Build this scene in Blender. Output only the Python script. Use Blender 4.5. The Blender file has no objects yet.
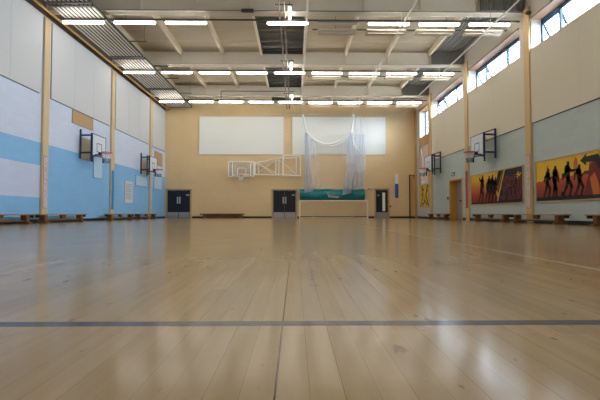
import bpy, math, random
from mathutils import Vector, Matrix
random.seed(7)
sc = bpy.context.scene
COL = sc.collection
PI = math.pi
R90 = PI / 2

# ------------------------------------------------------------------ camera
CAMP = Vector((0, 0, .36))
FPX = 400.0
pitch = math.atan(13 / FPX)
yaw = math.atan(5 / FPX)
cd = bpy.data.cameras.new('camera')
cd.sensor_width = 36
cd.lens = 24
cd.clip_end = 500
cam = bpy.data.objects.new('camera', cd)
cam.location = CAMP
cam.rotation_euler = (R90 + pitch, 0, -yaw)
COL.objects.link(cam)
sc.camera = cam
_fw = Vector((math.sin(yaw) * math.cos(pitch), math.cos(yaw) * math.cos(pitch), math.sin(pitch)))
_rt = Vector((math.cos(yaw), -math.sin(yaw), 0))
_up = _rt.cross(_fw)


def on(ax, u, v, val):
    d = _fw + _rt * ((u - 300) / FPX) - _up * ((v - 200) / FPX)
    t = (val - CAMP[ax]) / d[ax]
    return CAMP + d * t


# hall dimensions (metres)
XL, XR, YF, YB, ZC = -9.35, 8.7, 28.8, -4.0, 8.7
COLL = [-1.2, 4.2, 9.6, 14.92, 20.4, 25.8]
COLR = [-1.4, 3.95, 9.3, 14.62, 19.92, 25.3]


def FX(u, v=200, Y=YF): return on(1, u, v, Y).x
def FZ(v, u=300, Y=YF): return on(1, u, v, Y).z


# ------------------------------------------------------------------ materials
def lin(c):
    return tuple((x / 12.92 if x <= .04045 else ((x + .055) / 1.055) ** 2.4) for x in (c[0] / 255, c[1] / 255, c[2] / 255)) + (1,)


class NT:
    def __init__(s, name):
        s.m = bpy.data.materials.new(name)
        s.m.use_nodes = True
        s.t = s.m.node_tree
        s.n = s.t.nodes
        s.b = s.n.get('Principled BSDF')
        s.out = s.n.get('Material Output')

    def add(s, typ, **kw):
        x = s.n.new(typ)
        for k, v in kw.items():
            setattr(x, k, v)
        return x

    def link(s, a, b): s.t.links.new(a, b)

    def math(s, op, a, b=None):
        x = s.add('ShaderNodeMath', operation=op)
        for i, v in enumerate((a, b)):
            if v is None: continue
            if isinstance(v, (int, float)): x.inputs[i].default_value = v
            else: s.link(v, x.inputs[i])
        return x.outputs[0]

    def pos(s):
        g = s.add('ShaderNodeNewGeometry')
        sp = s.add('ShaderNodeSeparateXYZ')
        s.link(g.outputs['Position'], sp.inputs[0])
        return g.outputs['Position'], sp.outputs

    def objpos(s):
        g = s.add('ShaderNodeTexCoord')
        sp = s.add('ShaderNodeSeparateXYZ')
        s.link(g.outputs['Object'], sp.inputs[0])
        return g.outputs['Object'], sp.outputs

    def comb(s, x, y, z=0.0):
        c = s.add('ShaderNodeCombineXYZ')
        for i, v in enumerate((x, y, z)):
            if isinstance(v, (int, float)): c.inputs[i].default_value = v
            else: s.link(v, c.inputs[i])
        return c.outputs[0]

    def mix(s, fac, a, b, blend='MIX'):
        x = s.add('ShaderNodeMix', data_type='RGBA', blend_type=blend)
        if isinstance(fac, (int, float)): x.inputs[0].default_value = fac
        else: s.link(fac, x.inputs[0])
        for i, v in ((6, a), (7, b)):
            if isinstance(v, tuple): x.inputs[i].default_value = v
            else: s.link(v, x.inputs[i])
        return x.outputs[2]

    def noise(s, vec, scale, detail=3):
        x = s.add('ShaderNodeTexNoise')
        x.inputs['Scale'].default_value = scale
        x.inputs['Detail'].default_value = detail
        if vec is not None: s.link(vec, x.inputs['Vector'])
        return x.outputs['Fac']

    def ramp(s, fac, stops):
        x = s.add('ShaderNodeValToRGB')
        e = x.color_ramp.elements
        while len(e) < len(stops): e.new(.5)
        for k, (p, c) in zip(e, stops):
            k.position = p
            k.color = c if len(c) == 4 else lin(c)
        s.link(fac, x.inputs[0])
        return x.outputs[0]

    def between(s, v, a, b):
        return s.math('MULTIPLY', s.math('GREATER_THAN', v, a), s.math('LESS_THAN', v, b))

    def bump(s, h, strength=.2, dist=.01):
        x = s.add('ShaderNodeBump')
        x.inputs['Strength'].default_value = strength
        x.inputs['Distance'].default_value = dist
        s.link(h, x.inputs['Height'])
        s.link(x.outputs[0], s.b.inputs['Normal'])


def plain(name, c, rough=.6, metal=0.0, var=.05, spec=.5, scale=6.0):
    """plain painted / moulded surface with a little procedural unevenness"""
    m = NT(name)
    p, _ = m.objpos()
    n = m.noise(p, scale)
    c0 = lin(c)
    lo = tuple(x * (1 - var) for x in c0[:3]) + (1,)
    hi = tuple(min(1, x * (1 + var)) for x in c0[:3]) + (1,)
    m.link(m.mix(n, lo, hi), m.b.inputs['Base Color'])
    m.b.inputs['Roughness'].default_value = rough
    m.b.inputs['Metallic'].default_value = metal
    m.b.inputs['Specular IOR Level'].default_value = spec
    return m.m


def wood(name, c, axis=2, rough=.5, var=.16):
    m = NT(name)
    p, s = m.objpos()
    k = [9.0, 9.0, 9.0]
    k[axis] = .9
    v = m.comb(m.math('MULTIPLY', s[0], k[0]), m.math('MULTIPLY', s[1], k[1]), m.math('MULTIPLY', s[2], k[2]))
    n = m.noise(v, 2.2, 5)
    c0 = lin(c)
    lo = tuple(x * (1 - var) for x in c0[:3]) + (1,)
    hi = tuple(min(1, x * (1 + var)) for x in c0[:3]) + (1,)
    m.link(m.mix(n, lo, hi), m.b.inputs['Base Color'])
    m.b.inputs['Roughness'].default_value = rough
    return m.m


def printed(name, c, ink):
    """sheet with a worn, blotchy printed strip down the middle"""
    m = NT(name)
    p, s = m.objpos()
    n = m.noise(m.comb(m.math('MULTIPLY', s[0], 16), m.math('MULTIPLY', s[2], 15), 0.0), 1.0, 1)
    mk = m.math('MULTIPLY', m.ramp(n, [(.50, (0, 0, 0, 1)), (.56, (1, 1, 1, 1))]), m.math('LESS_THAN', m.math('ABSOLUTE', s[0]), .075))
    m.link(m.mix(m.math('MULTIPLY', mk, .75), lin(c), lin(ink)), m.b.inputs['Base Color'])
    m.b.inputs['Roughness'].default_value = .6
    return m.m


def emit(name, c, strength, body=(240, 240, 235)):
    m = NT(name)
    m.b.inputs['Base Color'].default_value = lin(body)
    m.b.inputs['Emission Color'].default_value = c + (1,)
    m.b.inputs['Emission Strength'].default_value = strength
    return m.m


def blocks(name, base, axis, bw=.44, bh=.215, zones=(), dark=.90, rough=.55, mort=.012, bstr=.35):
    """painted blockwork; axis = 0 for a wall that runs along x, 1 along y.
    zones: function(m, sep) -> list of (mask, colour)"""
    m = NT(name)
    p, s = m.pos()
    v = m.comb(s[axis], s[2])
    b = m.add('ShaderNodeTexBrick')
    m.link(v, b.inputs['Vector'])
    b.inputs['Scale'].default_value = 1
    b.inputs['Brick Width'].default_value = bw
    b.inputs['Row Height'].default_value = bh
    b.inputs['Mortar Size'].default_value = mort
    b.inputs['Mortar Smooth'].default_value = .6
    b.inputs['Color1'].default_value = (1, 1, 1, 1)
    b.inputs['Color2'].default_value = (.955, .955, .955, 1)
    b.inputs['Mortar'].default_value = (dark, dark, dark, 1)
    col = lin(base)
    if zones:
        for mask, c in zones(m, s):
            col = m.mix(mask, col, lin(c))
    n = m.noise(p, .6, 4)
    sh = m.ramp(n, [(.3, (.93, .93, .93, 1)), (.7, (1, 1, 1, 1))])
    col = m.mix(1.0, col, b.outputs['Color'], 'MULTIPLY')
    col = m.mix(1.0, col, sh, 'MULTIPLY')
    m.link(col, m.b.inputs['Base Color'])
    m.b.inputs['Roughness'].default_value = rough
    fine = m.noise(p, 60, 2)
    h = m.math('ADD', m.math('MULTIPLY', b.outputs['Fac'], -1.0), m.math('MULTIPLY', fine, .3))
    m.bump(h, bstr, .006)
    return m.m


def floor_material():
    m = NT('sprung maple floor')
    p, s = m.pos()
    x, y = s[0], s[1]
    v = m.comb(y, m.math('ADD', x, .04))
    b = m.add('ShaderNodeTexBrick')
    m.link(v, b.inputs['Vector'])
    for k, val in (('Scale', 1), ('Brick Width', 1.9), ('Row Height', .07), ('Mortar Size', .0006), ('Mortar Smooth', .2)):
        b.inputs[k].default_value = val
    b.offset = .37
    b.inputs['Color1'].default_value = lin((178, 153, 114))
    b.inputs['Color2'].default_value = lin((168, 143, 104))
    b.inputs['Mortar'].default_value = lin((142, 118, 84))
    # wider panel seams every second board
    b2 = m.add('ShaderNodeTexBrick')
    m.link(v, b2.inputs['Vector'])
    for k, val in (('Scale', 1), ('Brick Width', 3.7), ('Row Height', .14), ('Mortar Size', .0009), ('Mortar Smooth', .3)):
        b2.inputs[k].default_value = val
    b2.inputs['Color1'].default_value = (1, 1, 1, 1)
    b2.inputs['Color2'].default_value = (.94, .94, .945, 1)
    b2.inputs['Mortar'].default_value = (.70, .66, .60, 1)
    col = m.mix(1.0, b.outputs['Color'], b2.outputs['Color'], 'MULTIPLY')
    g = m.noise(m.comb(m.math('MULTIPLY', x, 26), m.math('MULTIPLY', y, 1.6)), 1.0, 5)
    col = m.mix(1.0, col, m.ramp(g, [(.3, (.86, .85, .83, 1)), (.7, (1.0, 1.0, 1.0, 1))]), 'MULTIPLY')
    st = m.noise(p, .9, 4)
    col = m.mix(1.0, col, m.ramp(st, [(.35, (.88, .88, .88, 1)), (.65, (1, 1, 1, 1))]), 'MULTIPLY')
    # scuffs and heel marks
    sc1 = m.noise(m.comb(m.math('MULTIPLY', x, 6.5), m.math('MULTIPLY', y, 3.4), 3.0), 2.6, 2)
    mk = m.ramp(sc1, [(.69, (0, 0, 0, 1)), (.74, (1, 1, 1, 1))])
    col = m.mix(m.math('MULTIPLY', mk, .6), col, lin((96, 74, 52)))

    def seg(ax_, ay_, bx_, by_, w):
        """painted line between two points on the floor"""
        dx, dy = bx_ - ax_, by_ - ay_
        L = math.hypot(dx, dy)
        dx, dy = dx / L, dy / L
        px, py = m.math('SUBTRACT', x, ax_), m.math('SUBTRACT', y, ay_)
        al = m.math('ADD', m.math('MULTIPLY', px, dx), m.math('MULTIPLY', py, dy))
        ac = m.math('ABSOLUTE', m.math('SUBTRACT', m.math('MULTIPLY', px, dy), m.math('MULTIPLY', py, dx)))
        return m.math('MULTIPLY', m.between(al, 0, L), m.math('LESS_THAN', ac, w / 2))

    lines = [
        (seg(1.93, 2.0, 1.93, 14.0, .04), (212, 206, 196), .55),
        (seg(2.62, 2.6, 2.06, 5.0, .05), (62, 56, 66), .75),
        (seg(2.06, 5.0, 1.45, 8.0, .05), (62, 56, 66), .4),
        (seg(-3.2, 3.0, -2.25, 7.2, .05), (58, 70, 100), .75),
        (seg(-2.25, 7.2, -1.2, 9.6, .05), (58, 70, 100), .45),
        (seg(-7.5, 12.0, 7.0, 12.0, .05), (150, 120, 100), .4),
        (seg(-5.5, 17.0, 5.5, 17.0, .05), (90, 96, 110), .5),
        (seg(-9.0, 1.318, 9.0, 1.318, .056), (48, 56, 64), 1.0),
        (seg(-.04, -4, -.04, 26, .0042), (58, 46, 36), 1.0),
    ]
    for mask, c, a in lines:
        col = m.mix(m.math('MULTIPLY', mask, a), col, lin(c))
    m.link(col, m.b.inputs['Base Color'])
    rn = m.noise(p, 1.7, 4)
    m.link(m.math('ADD', m.math('MULTIPLY', rn, .09), .125), m.b.inputs['Roughness'])
    m.b.inputs['Specular IOR Level'].default_value = .19
    # boards are never dead flat: a slow ripple across them
    w = m.noise(m.comb(m.math('MULTIPLY', x, 9), m.math('MULTIPLY', y, 1.1)), 1.0, 2)
    m.bump(w, .05, .004)
    return m.m


def net_material(name, c, a):
    m = NT(name)
    m.n.remove(m.b)
    tr = m.add('ShaderNodeBsdfTransparent')
    d = m.add('ShaderNodeBsdfDiffuse')
    t2 = m.add('ShaderNodeBsdfTranslucent')
    p, _ = m.objpos()
    n = m.noise(p, 3.0)
    c0, c1 = lin(c), tuple(x * .9 for x in lin(c)[:3]) + (1,)
    cc = m.mix(n, c0, c1)
    m.link(cc, d.inputs[0])
    m.link(cc, t2.inputs[0])
    mx = m.add('ShaderNodeMixShader')
    mx.inputs[0].default_value = .4
    m.link(d.outputs[0], mx.inputs[1])
    m.link(t2.outputs[0], mx.inputs[2])
    m2 = m.add('ShaderNodeMixShader')
    st = m.noise(m.comb(m.math('MULTIPLY', _[0], 16), m.math('MULTIPLY', _[2], .5), 0.0), 1.0, 3)
    m.link(m.math('MINIMUM', m.math('MULTIPLY', m.math('ADD', m.math('MULTIPLY', st, 1.8), .1), a), 1.0), m2.inputs[0])
    m.link(tr.outputs[0], m2.inputs[1])
    m.link(mx.outputs[0], m2.inputs[2])
    m.link(m2.outputs[0], m.out.inputs[0])
    return m.m


def glass_material():
    m = NT('window glass')
    m.n.remove(m.b)
    tr = m.add('ShaderNodeBsdfTransparent')
    tr.inputs[0].default_value = (.93, .96, .97, 1)
    gl = m.add('ShaderNodeBsdfGlossy')
    gl.inputs['Roughness'].default_value = .02
    fr = m.add('ShaderNodeFresnel')
    fr.inputs['IOR'].default_value = 1.45
    mx = m.add('ShaderNodeMixShader')
    m.link(m.math('MULTIPLY', fr.outputs[0], .8), mx.inputs[0])
    m.link(tr.outputs[0], mx.inputs[1])
    m.link(gl.outputs[0], mx.inputs[2])
    m.link(mx.outputs[0], m.out.inputs[0])
    return m.m


def gradient_paint(name, stops, z0, z1):
    m = NT(name)
    p, s = m.objpos()
    t = m.math('DIVIDE', m.math('SUBTRACT', s[2], z0), z1 - z0)
    n = m.noise(p, 2.5, 3)
    t = m.math('ADD', t, m.math('MULTIPLY', m.math('SUBTRACT', n, .5), .08))
    m.link(m.ramp(t, stops), m.b.inputs['Base Color'])
    m.b.inputs['Roughness'].default_value = .6
    return m.m


def left_zones(m, s):
    y, z = s[1], s[2]
    bay = m.math('LESS_THAN', y, 15.0)
    blue = m.math('LESS_THAN', z, 2.94)
    stripe = m.math('MULTIPLY', bay, m.between(z, .93, 2.10))
    return [(blue, (138, 192, 236)), (stripe, (202, 212, 238))]


M = {}
M['floor'] = floor_material()
M['wall_left'] = blocks('painted blockwork white and blue', (211, 221, 240), 1, zones=left_zones, dark=.94, bstr=.2)
M['wall_right'] = blocks('painted blockwork grey green', (191, 204, 202), 1, dark=.91)
M['wall_far'] = blocks('tan brickwork', (234, 205, 158), 0, bw=.225, bh=.075, dark=.9, mort=.008, bstr=.2)
M['wall_back'] = plain('cream plaster', (205, 190, 165), .8)
M['wall_high'] = plain('pale upper plaster', (214, 204, 190), .8)
M['wall_shaded'] = plain('upper wall in shade tone', (112, 104, 94), .8)  # shade above the heater slats is put into this wall colour
M['panel_grey'] = plain('pale grey acoustic panel', (208, 208, 208), .85, scale=30)
M['panel_cream'] = plain('cream acoustic panel', (223, 214, 194), .9, scale=30)
M['panel_white'] = plain('white acoustic panel', (240, 241, 236), .85, var=.04, scale=20)
M['gap'] = plain('dark joint', (58, 56, 56), .8)
M['joint_grey'] = plain('grey joint', (112, 112, 112), .8)
M['deck'] = plain('cream roof deck', (200, 189, 168), .7, var=.03)
M['batten'] = plain('beige batten enamel', (206, 196, 178), .5)
M['deck_dark'] = plain('dark metal deck', (138, 136, 132), .5)
M['beam'] = plain('cream painted steel', (234, 227, 214), .5, var=.03)
M['flange'] = plain('cream flange', (214, 206, 192), .5, var=.03)
M['purlin'] = plain('ivory purlin', (242, 230, 208), .5, var=.03)
M['column'] = wood('pale varnished timber', (212, 178, 126), 2)
M['column_pale'] = wood('bleached timber', (212, 186, 142), 2)
M['timber'] = wood('warm varnished timber', (196, 150, 100), 1)
M['soffit'] = wood('brown varnished soffit', (160, 122, 96), 1)
M['gold'] = plain('yellow ochre pipe paint', (214, 170, 88), .45)
M['skirt'] = plain('black skirting', (26, 24, 24), .5)
M['navy'] = plain('navy door paint', (22, 26, 40), .35)
M['steel'] = plain('brushed steel', (176, 176, 178), .35, .6)
M['chrome'] = plain('satin steel', (210, 210, 212), .25, .8)
M['frame_wood'] = wood('door frame timber', (190, 160, 122), 2)
M['sign'] = plain('pale sign plate', (150, 170, 190), .5)
M['blue_steel'] = plain('navy blue painted steel', (22, 46, 90), .4)
M['blue_window'] = plain('blue window frame', (52, 84, 122), .4)
M['board_white'] = plain('white backboard', (222, 228, 236), .4, var=.02)
M['red'] = plain('red ring paint', (190, 62, 48), .4)
M['cork'] = plain('cork board', (190, 156, 116), .9, var=.15, scale=60)
M['ply'] = wood('plywood pad', (210, 200, 168), 2)
M['white'] = plain('white enamel', (236, 236, 232), .4, var=.02)
M['rail'] = plain('off white rail', (206, 200, 190), .4, var=.02)
M['slat'] = plain('bright aluminium slat', (240, 236, 228), .35, 0.0, var=.02)
M['dark_metal'] = plain('dark grey metal', (70, 72, 72), .45)
M['mid_metal'] = plain('mid grey metal', (140, 138, 134), .45, .2)
M['pipe_brown'] = plain('brown grey pipe paint', (128, 112, 98), .6)
M['louvre'] = plain('grey louvre', (150, 158, 154), .35, .2)
M['louvre_reflection'] = plain('louvre with painted reflection', (214, 216, 196), .35, .3)  # reflection of the lamps painted in as a lighter louvre colour
M['black'] = plain('black paint', (20, 19, 22), .5)
M['bench_top'] = wood('bench plank', (166, 126, 78), 0, .4)
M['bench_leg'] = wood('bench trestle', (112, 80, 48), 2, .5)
M['teal'] = plain('teal vinyl', (26, 132, 138), .45, var=.1)
M['tube'] = emit('fluorescent diffuser', (1.0, .95, .86), 13.0)
M['glass'] = glass_material()
M['net'] = net_material('white netting', (238, 243, 252), .24)
M['net_dense'] = net_material('gathered netting', (238, 243, 252), .6)
M['net_swag'] = net_material('swagged netting', (246, 246, 246), .8)
M['net_thin'] = net_material('thin netting', (236, 240, 246), .10)
M['hoop_net'] = plain('white cord', (236, 238, 238), .8)
M['hoop_net_end'] = plain('dark cord', (112, 134, 166), .8)
M['poster'] = printed('pale printed poster', (214, 204, 200), (176, 130, 128))
M['poster_red'] = printed('red printed poster', (186, 84, 66), (150, 54, 50))
M['poster_blue'] = plain('strong blue poster', (44, 132, 190), .5)
M['mark_red'] = plain('red lettering', (176, 74, 64), .6)
M['mark_dark'] = plain('dark lettering', (120, 44, 40), .6)
M['blind'] = plain('pinkish blind', (222, 196, 182), .8)
M['panel_blue'] = plain('pale blue panel', (138, 194, 226), .5)
M['panel_pale'] = plain('very pale blue panel', (184, 210, 232), .5)
M['paper'] = plain('printed notice', (206, 214, 224), .6, var=.08, scale=25)
M['ink'] = plain('grey print', (150, 160, 172), .6)
M['tan_leaf'] = wood('tan lining', (200, 164, 112), 2)
M['lining'] = wood('yellow tan lining', (214, 160, 78), 2)
M['grey_leaf'] = plain('pale grey door', (150, 143, 140), .5)
M['deep_blue'] = plain('deep blue panel', (40, 88, 176), .5)
M['acrylic'] = net_material('clear board', (230, 232, 230), .28)
M['ground'] = plain('outside paving', (150, 150, 146), .9)
# mural paints
M['m_sunset'] = gradient_paint('yellow to red mural paint', [(0, (120, 34, 34)), (.3, (178, 62, 36)), (.62, (214, 128, 36)), (.85, (232, 184, 48))], .84, 2.1)
M['m_yellow'] = plain('yellow mural paint', (234, 188, 44), .6)
M['m_orange'] = plain('orange mural paint', (204, 104, 42), .6)
M['m_sienna'] = gradient_paint('orange to red mural paint', [(0, (120, 38, 32)), (.45, (170, 62, 36)), (1, (212, 112, 44))], .84, 1.8)
M['m_maroon'] = plain('maroon mural paint', (112, 34, 34), .6)
M['m_navy'] = plain('navy mural paint', (22, 20, 36), .6)
M['m_red'] = plain('red mural paint', (176, 58, 56), .6)
M['m_black'] = plain('black mural paint', (18, 15, 18), .6)
M['m_grey'] = plain('grey mural paint', (170, 168, 150), .6)


# ------------------------------------------------------------------ mesh builder
class MB:
    def __init__(s): s.v, s.f = [], []

    def add(s, vs, fs):
        o = len(s.v)
        s.v += [tuple(v) for v in vs]
        s.f += [tuple(i + o for i in f) for f in fs]
        return s

    def box(s, x0, x1, y0, y1, z0, z1):
        x0, x1 = sorted((x0, x1)); y0, y1 = sorted((y0, y1)); z0, z1 = sorted((z0, z1))
        return s.add([(x0, y0, z0), (x1, y0, z0), (x1, y1, z0), (x0, y1, z0), (x0, y0, z1), (x1, y0, z1), (x1, y1, z1), (x0, y1, z1)],
                     [(0, 3, 2, 1), (4, 5, 6, 7), (0, 1, 5, 4), (1, 2, 6, 5), (2, 3, 7, 6), (3, 0, 4, 7)])

    def cbox(s, x0, x1, y0, y1, z0, z1, c=.01):
        """box with chamfered long edges (octagonal prism along its longest side)"""
        d = [x1 - x0, y1 - y0, z1 - z0]
        a = d.index(max(d))
        lo, hi = [x0, y0, z0], [x1, y1, z1]
        b, e = [(1, 2), (0, 2), (0, 1)][a]
        p = [(lo[b] + c, lo[e]), (hi[b] - c, lo[e]), (hi[b], lo[e] + c), (hi[b], hi[e] - c), (hi[b] - c, hi[e]), (lo[b] + c, hi[e]), (lo[b], hi[e] - c), (lo[b], lo[e] + c)]
        vs = []
        for w in (lo[a], hi[a]):
            for q in p:
                t = [0, 0, 0]
                t[a], t[b], t[e] = w, q[0], q[1]
                vs.append(t)
        fs = [tuple(range(8)), tuple(range(15, 7, -1))] + [(i, i + 8, (i + 1) % 8 + 8, (i + 1) % 8) for i in range(8)]
        return s.add(vs, fs)

    def tube(s, pts, r, seg=8, cap=True):
        pts = [Vector(p) for p in pts]
        rings = []
        n0 = None
        for i, p in enumerate(pts):
            d = (pts[min(i + 1, len(pts) - 1)] - pts[max(i - 1, 0)]).normalized()
            ref = Vector((0, 0, 1)) if abs(d.z) < .9 else Vector((1, 0, 0))
            a = d.cross(ref).normalized()
            b = d.cross(a)
            rr = r[i] if isinstance(r, (list, tuple)) else r
            rings.append([p + a * math.cos(2 * PI * k / seg) * rr + b * math.sin(2 * PI * k / seg) * rr for k in range(seg)])
        vs = [v for q in rings for v in q]
        fs = []
        for i in range(len(pts) - 1):
            for k in range(seg):
                fs.append((i * seg + k, i * seg + (k + 1) % seg, (i + 1) * seg + (k + 1) % seg, (i + 1) * seg + k))
        if cap:
            fs.append(tuple(range(seg)))
            fs.append(tuple(range(len(vs) - 1, len(vs) - seg - 1, -1)))
        return s.add(vs, fs)

    def bar(s, a, b, w=.04):
        """square bar between two points"""
        return s.tube([a, b], w * .7071, 4)

    def torus(s, c, R, r, seg=28, sg=8):
        vs, fs = [], []
        for i in range(seg):
            a = 2 * PI * i / seg
            for k in range(sg):
                t = 2 * PI * k / sg
                q = R + r * math.cos(t)
                vs.append((c[0] + q * math.cos(a), c[1] + q * math.sin(a), c[2] + r * math.sin(t)))
        for i in range(seg):
            for k in range(sg):
                fs.append((i * sg + k, ((i + 1) % seg) * sg + k, ((i + 1) % seg) * sg + (k + 1) % sg, i * sg + (k + 1) % sg))
        return s.add(vs, fs)

    def prism(s, poly, y0, y1):
        """polygon in x-z extruded from y0 to y1"""
        n = len(poly)
        vs = [(p[0], y0, p[1]) for p in poly] + [(p[0], y1, p[1]) for p in poly]
        fs = [tuple(range(n)), tuple(range(2 * n - 1, n - 1, -1))] + [(i, i + n, (i + 1) % n + n, (i + 1) % n) for i in range(n)]
        return s.add(vs, fs)

    def disc(s, x, z, r, y0, y1, n=14, rz=None):
        rz = rz or r
        return s.prism([(x + r * math.cos(2 * PI * k / n), z + rz * math.sin(2 * PI * k / n)) for k in range(n)], y0, y1)

    def stroke(s, pts, w, y0, y1):
        """flat painted stroke through x-z points; w may taper"""
        for i in range(len(pts) - 1):
            (x0, z0), (x1, z1) = pts[i], pts[i + 1]
            w0 = w[i] if isinstance(w, (list, tuple)) else w
            w1 = w[i + 1] if isinstance(w, (list, tuple)) else w
            dx, dz = x1 - x0, z1 - z0
            L = math.hypot(dx, dz) or 1
            nx, nz = -dz / L, dx / L
            s.prism([(x0 + nx * w0 / 2, z0 + nz * w0 / 2), (x0 - nx * w0 / 2, z0 - nz * w0 / 2), (x1 - nx * w1 / 2, z1 - nz * w1 / 2), (x1 + nx * w1 / 2, z1 + nz * w1 / 2)], y0, y1)
            s.disc(x1, z1, w1 / 2, y0, y1, 8)
        s.disc(pts[0][0], pts[0][1], (w[0] if isinstance(w, (list, tuple)) else w) / 2, y0, y1, 8)
        return s

    def grid(s, rows, thick=0):
        n = len(rows[0])
        vs = [v for r in rows for v in r]
        fs = []
        for i in range(len(rows) - 1):
            for k in range(n - 1):
                fs.append((i * n + k, i * n + k + 1, (i + 1) * n + k + 1, (i + 1) * n + k))
        return s.add(vs, fs)

    def build(s, name, mat, parent=None, smooth=False, world=False, loc=None, rot=0):
        off = Vector((0, 0, 0))
        if world:
            r = parent
            while r is not None:
                off += r.location
                r = r.parent
            if loc is not None: off = Vector(loc)
        me = bpy.data.meshes.new(name)
        me.from_pydata([tuple(Vector(v) - off) for v in s.v] if world else s.v, [], s.f)
        me.update()
        import bmesh
        bm = bmesh.new(); bm.from_mesh(me)
        bmesh.ops.recalc_face_normals(bm, faces=bm.faces)
        bm.to_mesh(me); bm.free()
        if smooth:
            for p in me.polygons: p.use_smooth = True
        me.materials.append(M[mat] if isinstance(mat, str) else mat)
        o = bpy.data.objects.new(name, me)
        COL.objects.link(o)
        if parent is not None: o.parent = parent
        if loc is not None: o.location = loc
        if rot: o.rotation_euler.z = rot
        return o


def tag(o, label, cat, group=None, kind=None):
    o['label'] = label
    o['category'] = cat
    if group: o['group'] = group
    if kind: o['kind'] = kind
    return o


def empty(name, loc, rot=0):
    o = bpy.data.objects.new(name, None)
    o.empty_display_size = .2
    o.location = loc
    o.rotation_euler.z = rot
    COL.objects.link(o)
    return o


def thing(name, label, cat, loc, rot=0, group=None): return tag(empty(name, loc, rot), label, cat, group)


def copy_tree(o, parent=None):
    c = o.copy()
    COL.objects.link(c)
    c.parent = parent
    for ch in list(o.children): copy_tree(ch, c)
    return c


def struct(name, mb, mat, label=None, cat=None):
    o = mb.build(name, mat)
    o['kind'] = 'structure'
    if label: o['label'] = label
    if cat: o['category'] = cat
    return o


# ------------------------------------------------------------------ room shell
struct('floor', MB().box(XL - .3, XR + .5, YB - .3, YF + .3, -.2, 0), 'floor', 'glossy pale maple plank sports floor with faded court lines', 'floor')

SEAML, SEAMR = 4.73, 3.65
struct('wall_left', MB().box(XL - .3, XL, YB, YF, 0, 7.72), 'wall_left', 'white and blue painted block wall on the left', 'wall')
struct('wall_left.001', MB().box(XL - .3, XL - .02, YB, YF, 7.72, ZC), 'wall_shaded', 'strip of wall in painted shade above the pale grey panels on the left', 'wall')
struct('wall_far', MB().box(XL - .3, XR + .5, YF, YF + .3, 0, ZC), 'wall_far', 'tan brick end wall with the dark doors', 'wall')
struct('wall_back', MB().box(XL - .3, XR + .5, YB - .3, YB, 0, ZC), 'wall_back')

# right wall: lower blockwork with a doorway, window band, plaster above
SILL, HEAD = 6.37, 7.55
DY0, DY1, DZ = 20.70, 22.32, 2.14
XW = XR + .46
wr = MB()
wr.box(XR, XW, YB, DY0, 0, SILL).box(XR, XW, DY1, 25.6, 0, SILL).box(XR, XW, DY0, DY1, DZ, SILL)
BY0, BY1 = 25.82, 27.55            # last bay: blind and tall window
wr.box(XR, XW, 25.6, BY0, 0, SILL).box(XR, XW, BY1, YF, 0, SILL + .8)
wr.box(XR, XW, BY0, BY1, 0, 2.36).box(XR, XW, BY0, BY1, 5.0, 5.55)
struct('wall_right', wr, 'wall_right', 'grey green painted block wall on the right', 'wall')
wu = MB()
wu.box(XR, XW, YB, YF, HEAD, ZC)
for c in COLR: wu.box(XR, XW, c - .20, c + .58, SILL, HEAD)
wu.box(XR, XW, BY1, YF, SILL + .8, HEAD).box(XR, XW, YB, -3.6, SILL, HEAD)
struct('wall_right.001', wu, 'wall_high', 'pale plaster wall above and between the high windows', 'wall')

dk = MB().box(XL - .3, XR + .5, YB - .3, YF + .3, ZC, ZC + .25)
struct('ceiling', dk, 'deck', 'cream roof deck between the beams', 'ceiling')
jn = MB()
y = YB + .4
while y < YF:
    jn.box(XL, XR, y, y + .012, ZC - .008, ZC)
    y += 1.2
struct('trim_1', jn, 'purlin')
dm = MB()
x = 6.98
while x < XR - .05:
    dm.box(x, x + .10, YB, YF, ZC - .07, ZC)
    x += .17
struct('ceiling.001', dm, 'deck_dark', 'dark ribbed metal strip of roof deck along the right wall', 'ceiling')

# skirtings
struct('baseboard_far', MB().box(XL, FX(165.3), YF - .025, YF, 0, .12).box(FX(192.2), FX(272), YF - .025, YF, 0, .12).box(FX(297), FX(374.4), YF - .025, YF, 0, .12).box(FX(389), XR, YF - .025, YF, 0, .12), 'skirt')
struct('baseboard_left', MB().box(XL, XL + .025, YB, YF, 0, .12), 'skirt')
struct('baseboard_right', MB().box(XR - .025, XR, YB, DY0 - .08, 0, .12).box(XR - .025, XR, DY1 + .08, YF, 0, .12), 'skirt')

# columns
for c in COLL:
    o = struct('wall_column', MB().cbox(XL, XL + .09, c - .17, c + .17, 0, 7.66, .012), 'column_pale')
for c in COLR:
    o = struct('wall_column', MB().cbox(XR - .09, XR, c - .17, c + .17, 0, 8.0, .012), 'column')

# acoustic panels on the long walls
pl, gl = MB(), MB()
for a, b in zip([YB - .1] + COLL, COLL + [YF + .2]):
    a, b = a + .34, b - .34
    n = 3 if b - a > 3 else 1
    for k in range(n):
        y0, y1 = a + (b - a) * k / n, a + (b - a) * (k + 1) / n
        pl.box(XL + .004, XL + .045, y0 + .004, y1 - .004, SEAML + .014, 7.64)
    gl.box(XL, XL + .022, a - .006, b + .006, SEAML - .006, 7.65)
struct('wall_left.002', pl, 'panel_grey', 'pale grey acoustic panels on the upper left wall', 'wall panel')
struct('trim_2', gl, 'joint_grey')
pr, gr = MB(), MB()
for a, b in zip([YB - .1] + COLR[:5], COLR):
    a, b = a + .17, b - .17
    mid = (a + b) / 2
    pr.box(XR - .04, XR - .004, a, mid - .003, SEAMR, SILL).box(XR - .04, XR - .004, mid + .003, b, SEAMR, SILL)
    gr.box(XR - .02, XR, a, b, SEAMR - .02, SEAMR)
struct('wall_right.002', pr, 'panel_cream', 'cream acoustic panels below the high windows', 'wall panel')
struct('trim_3', gr, 'gap')

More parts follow.
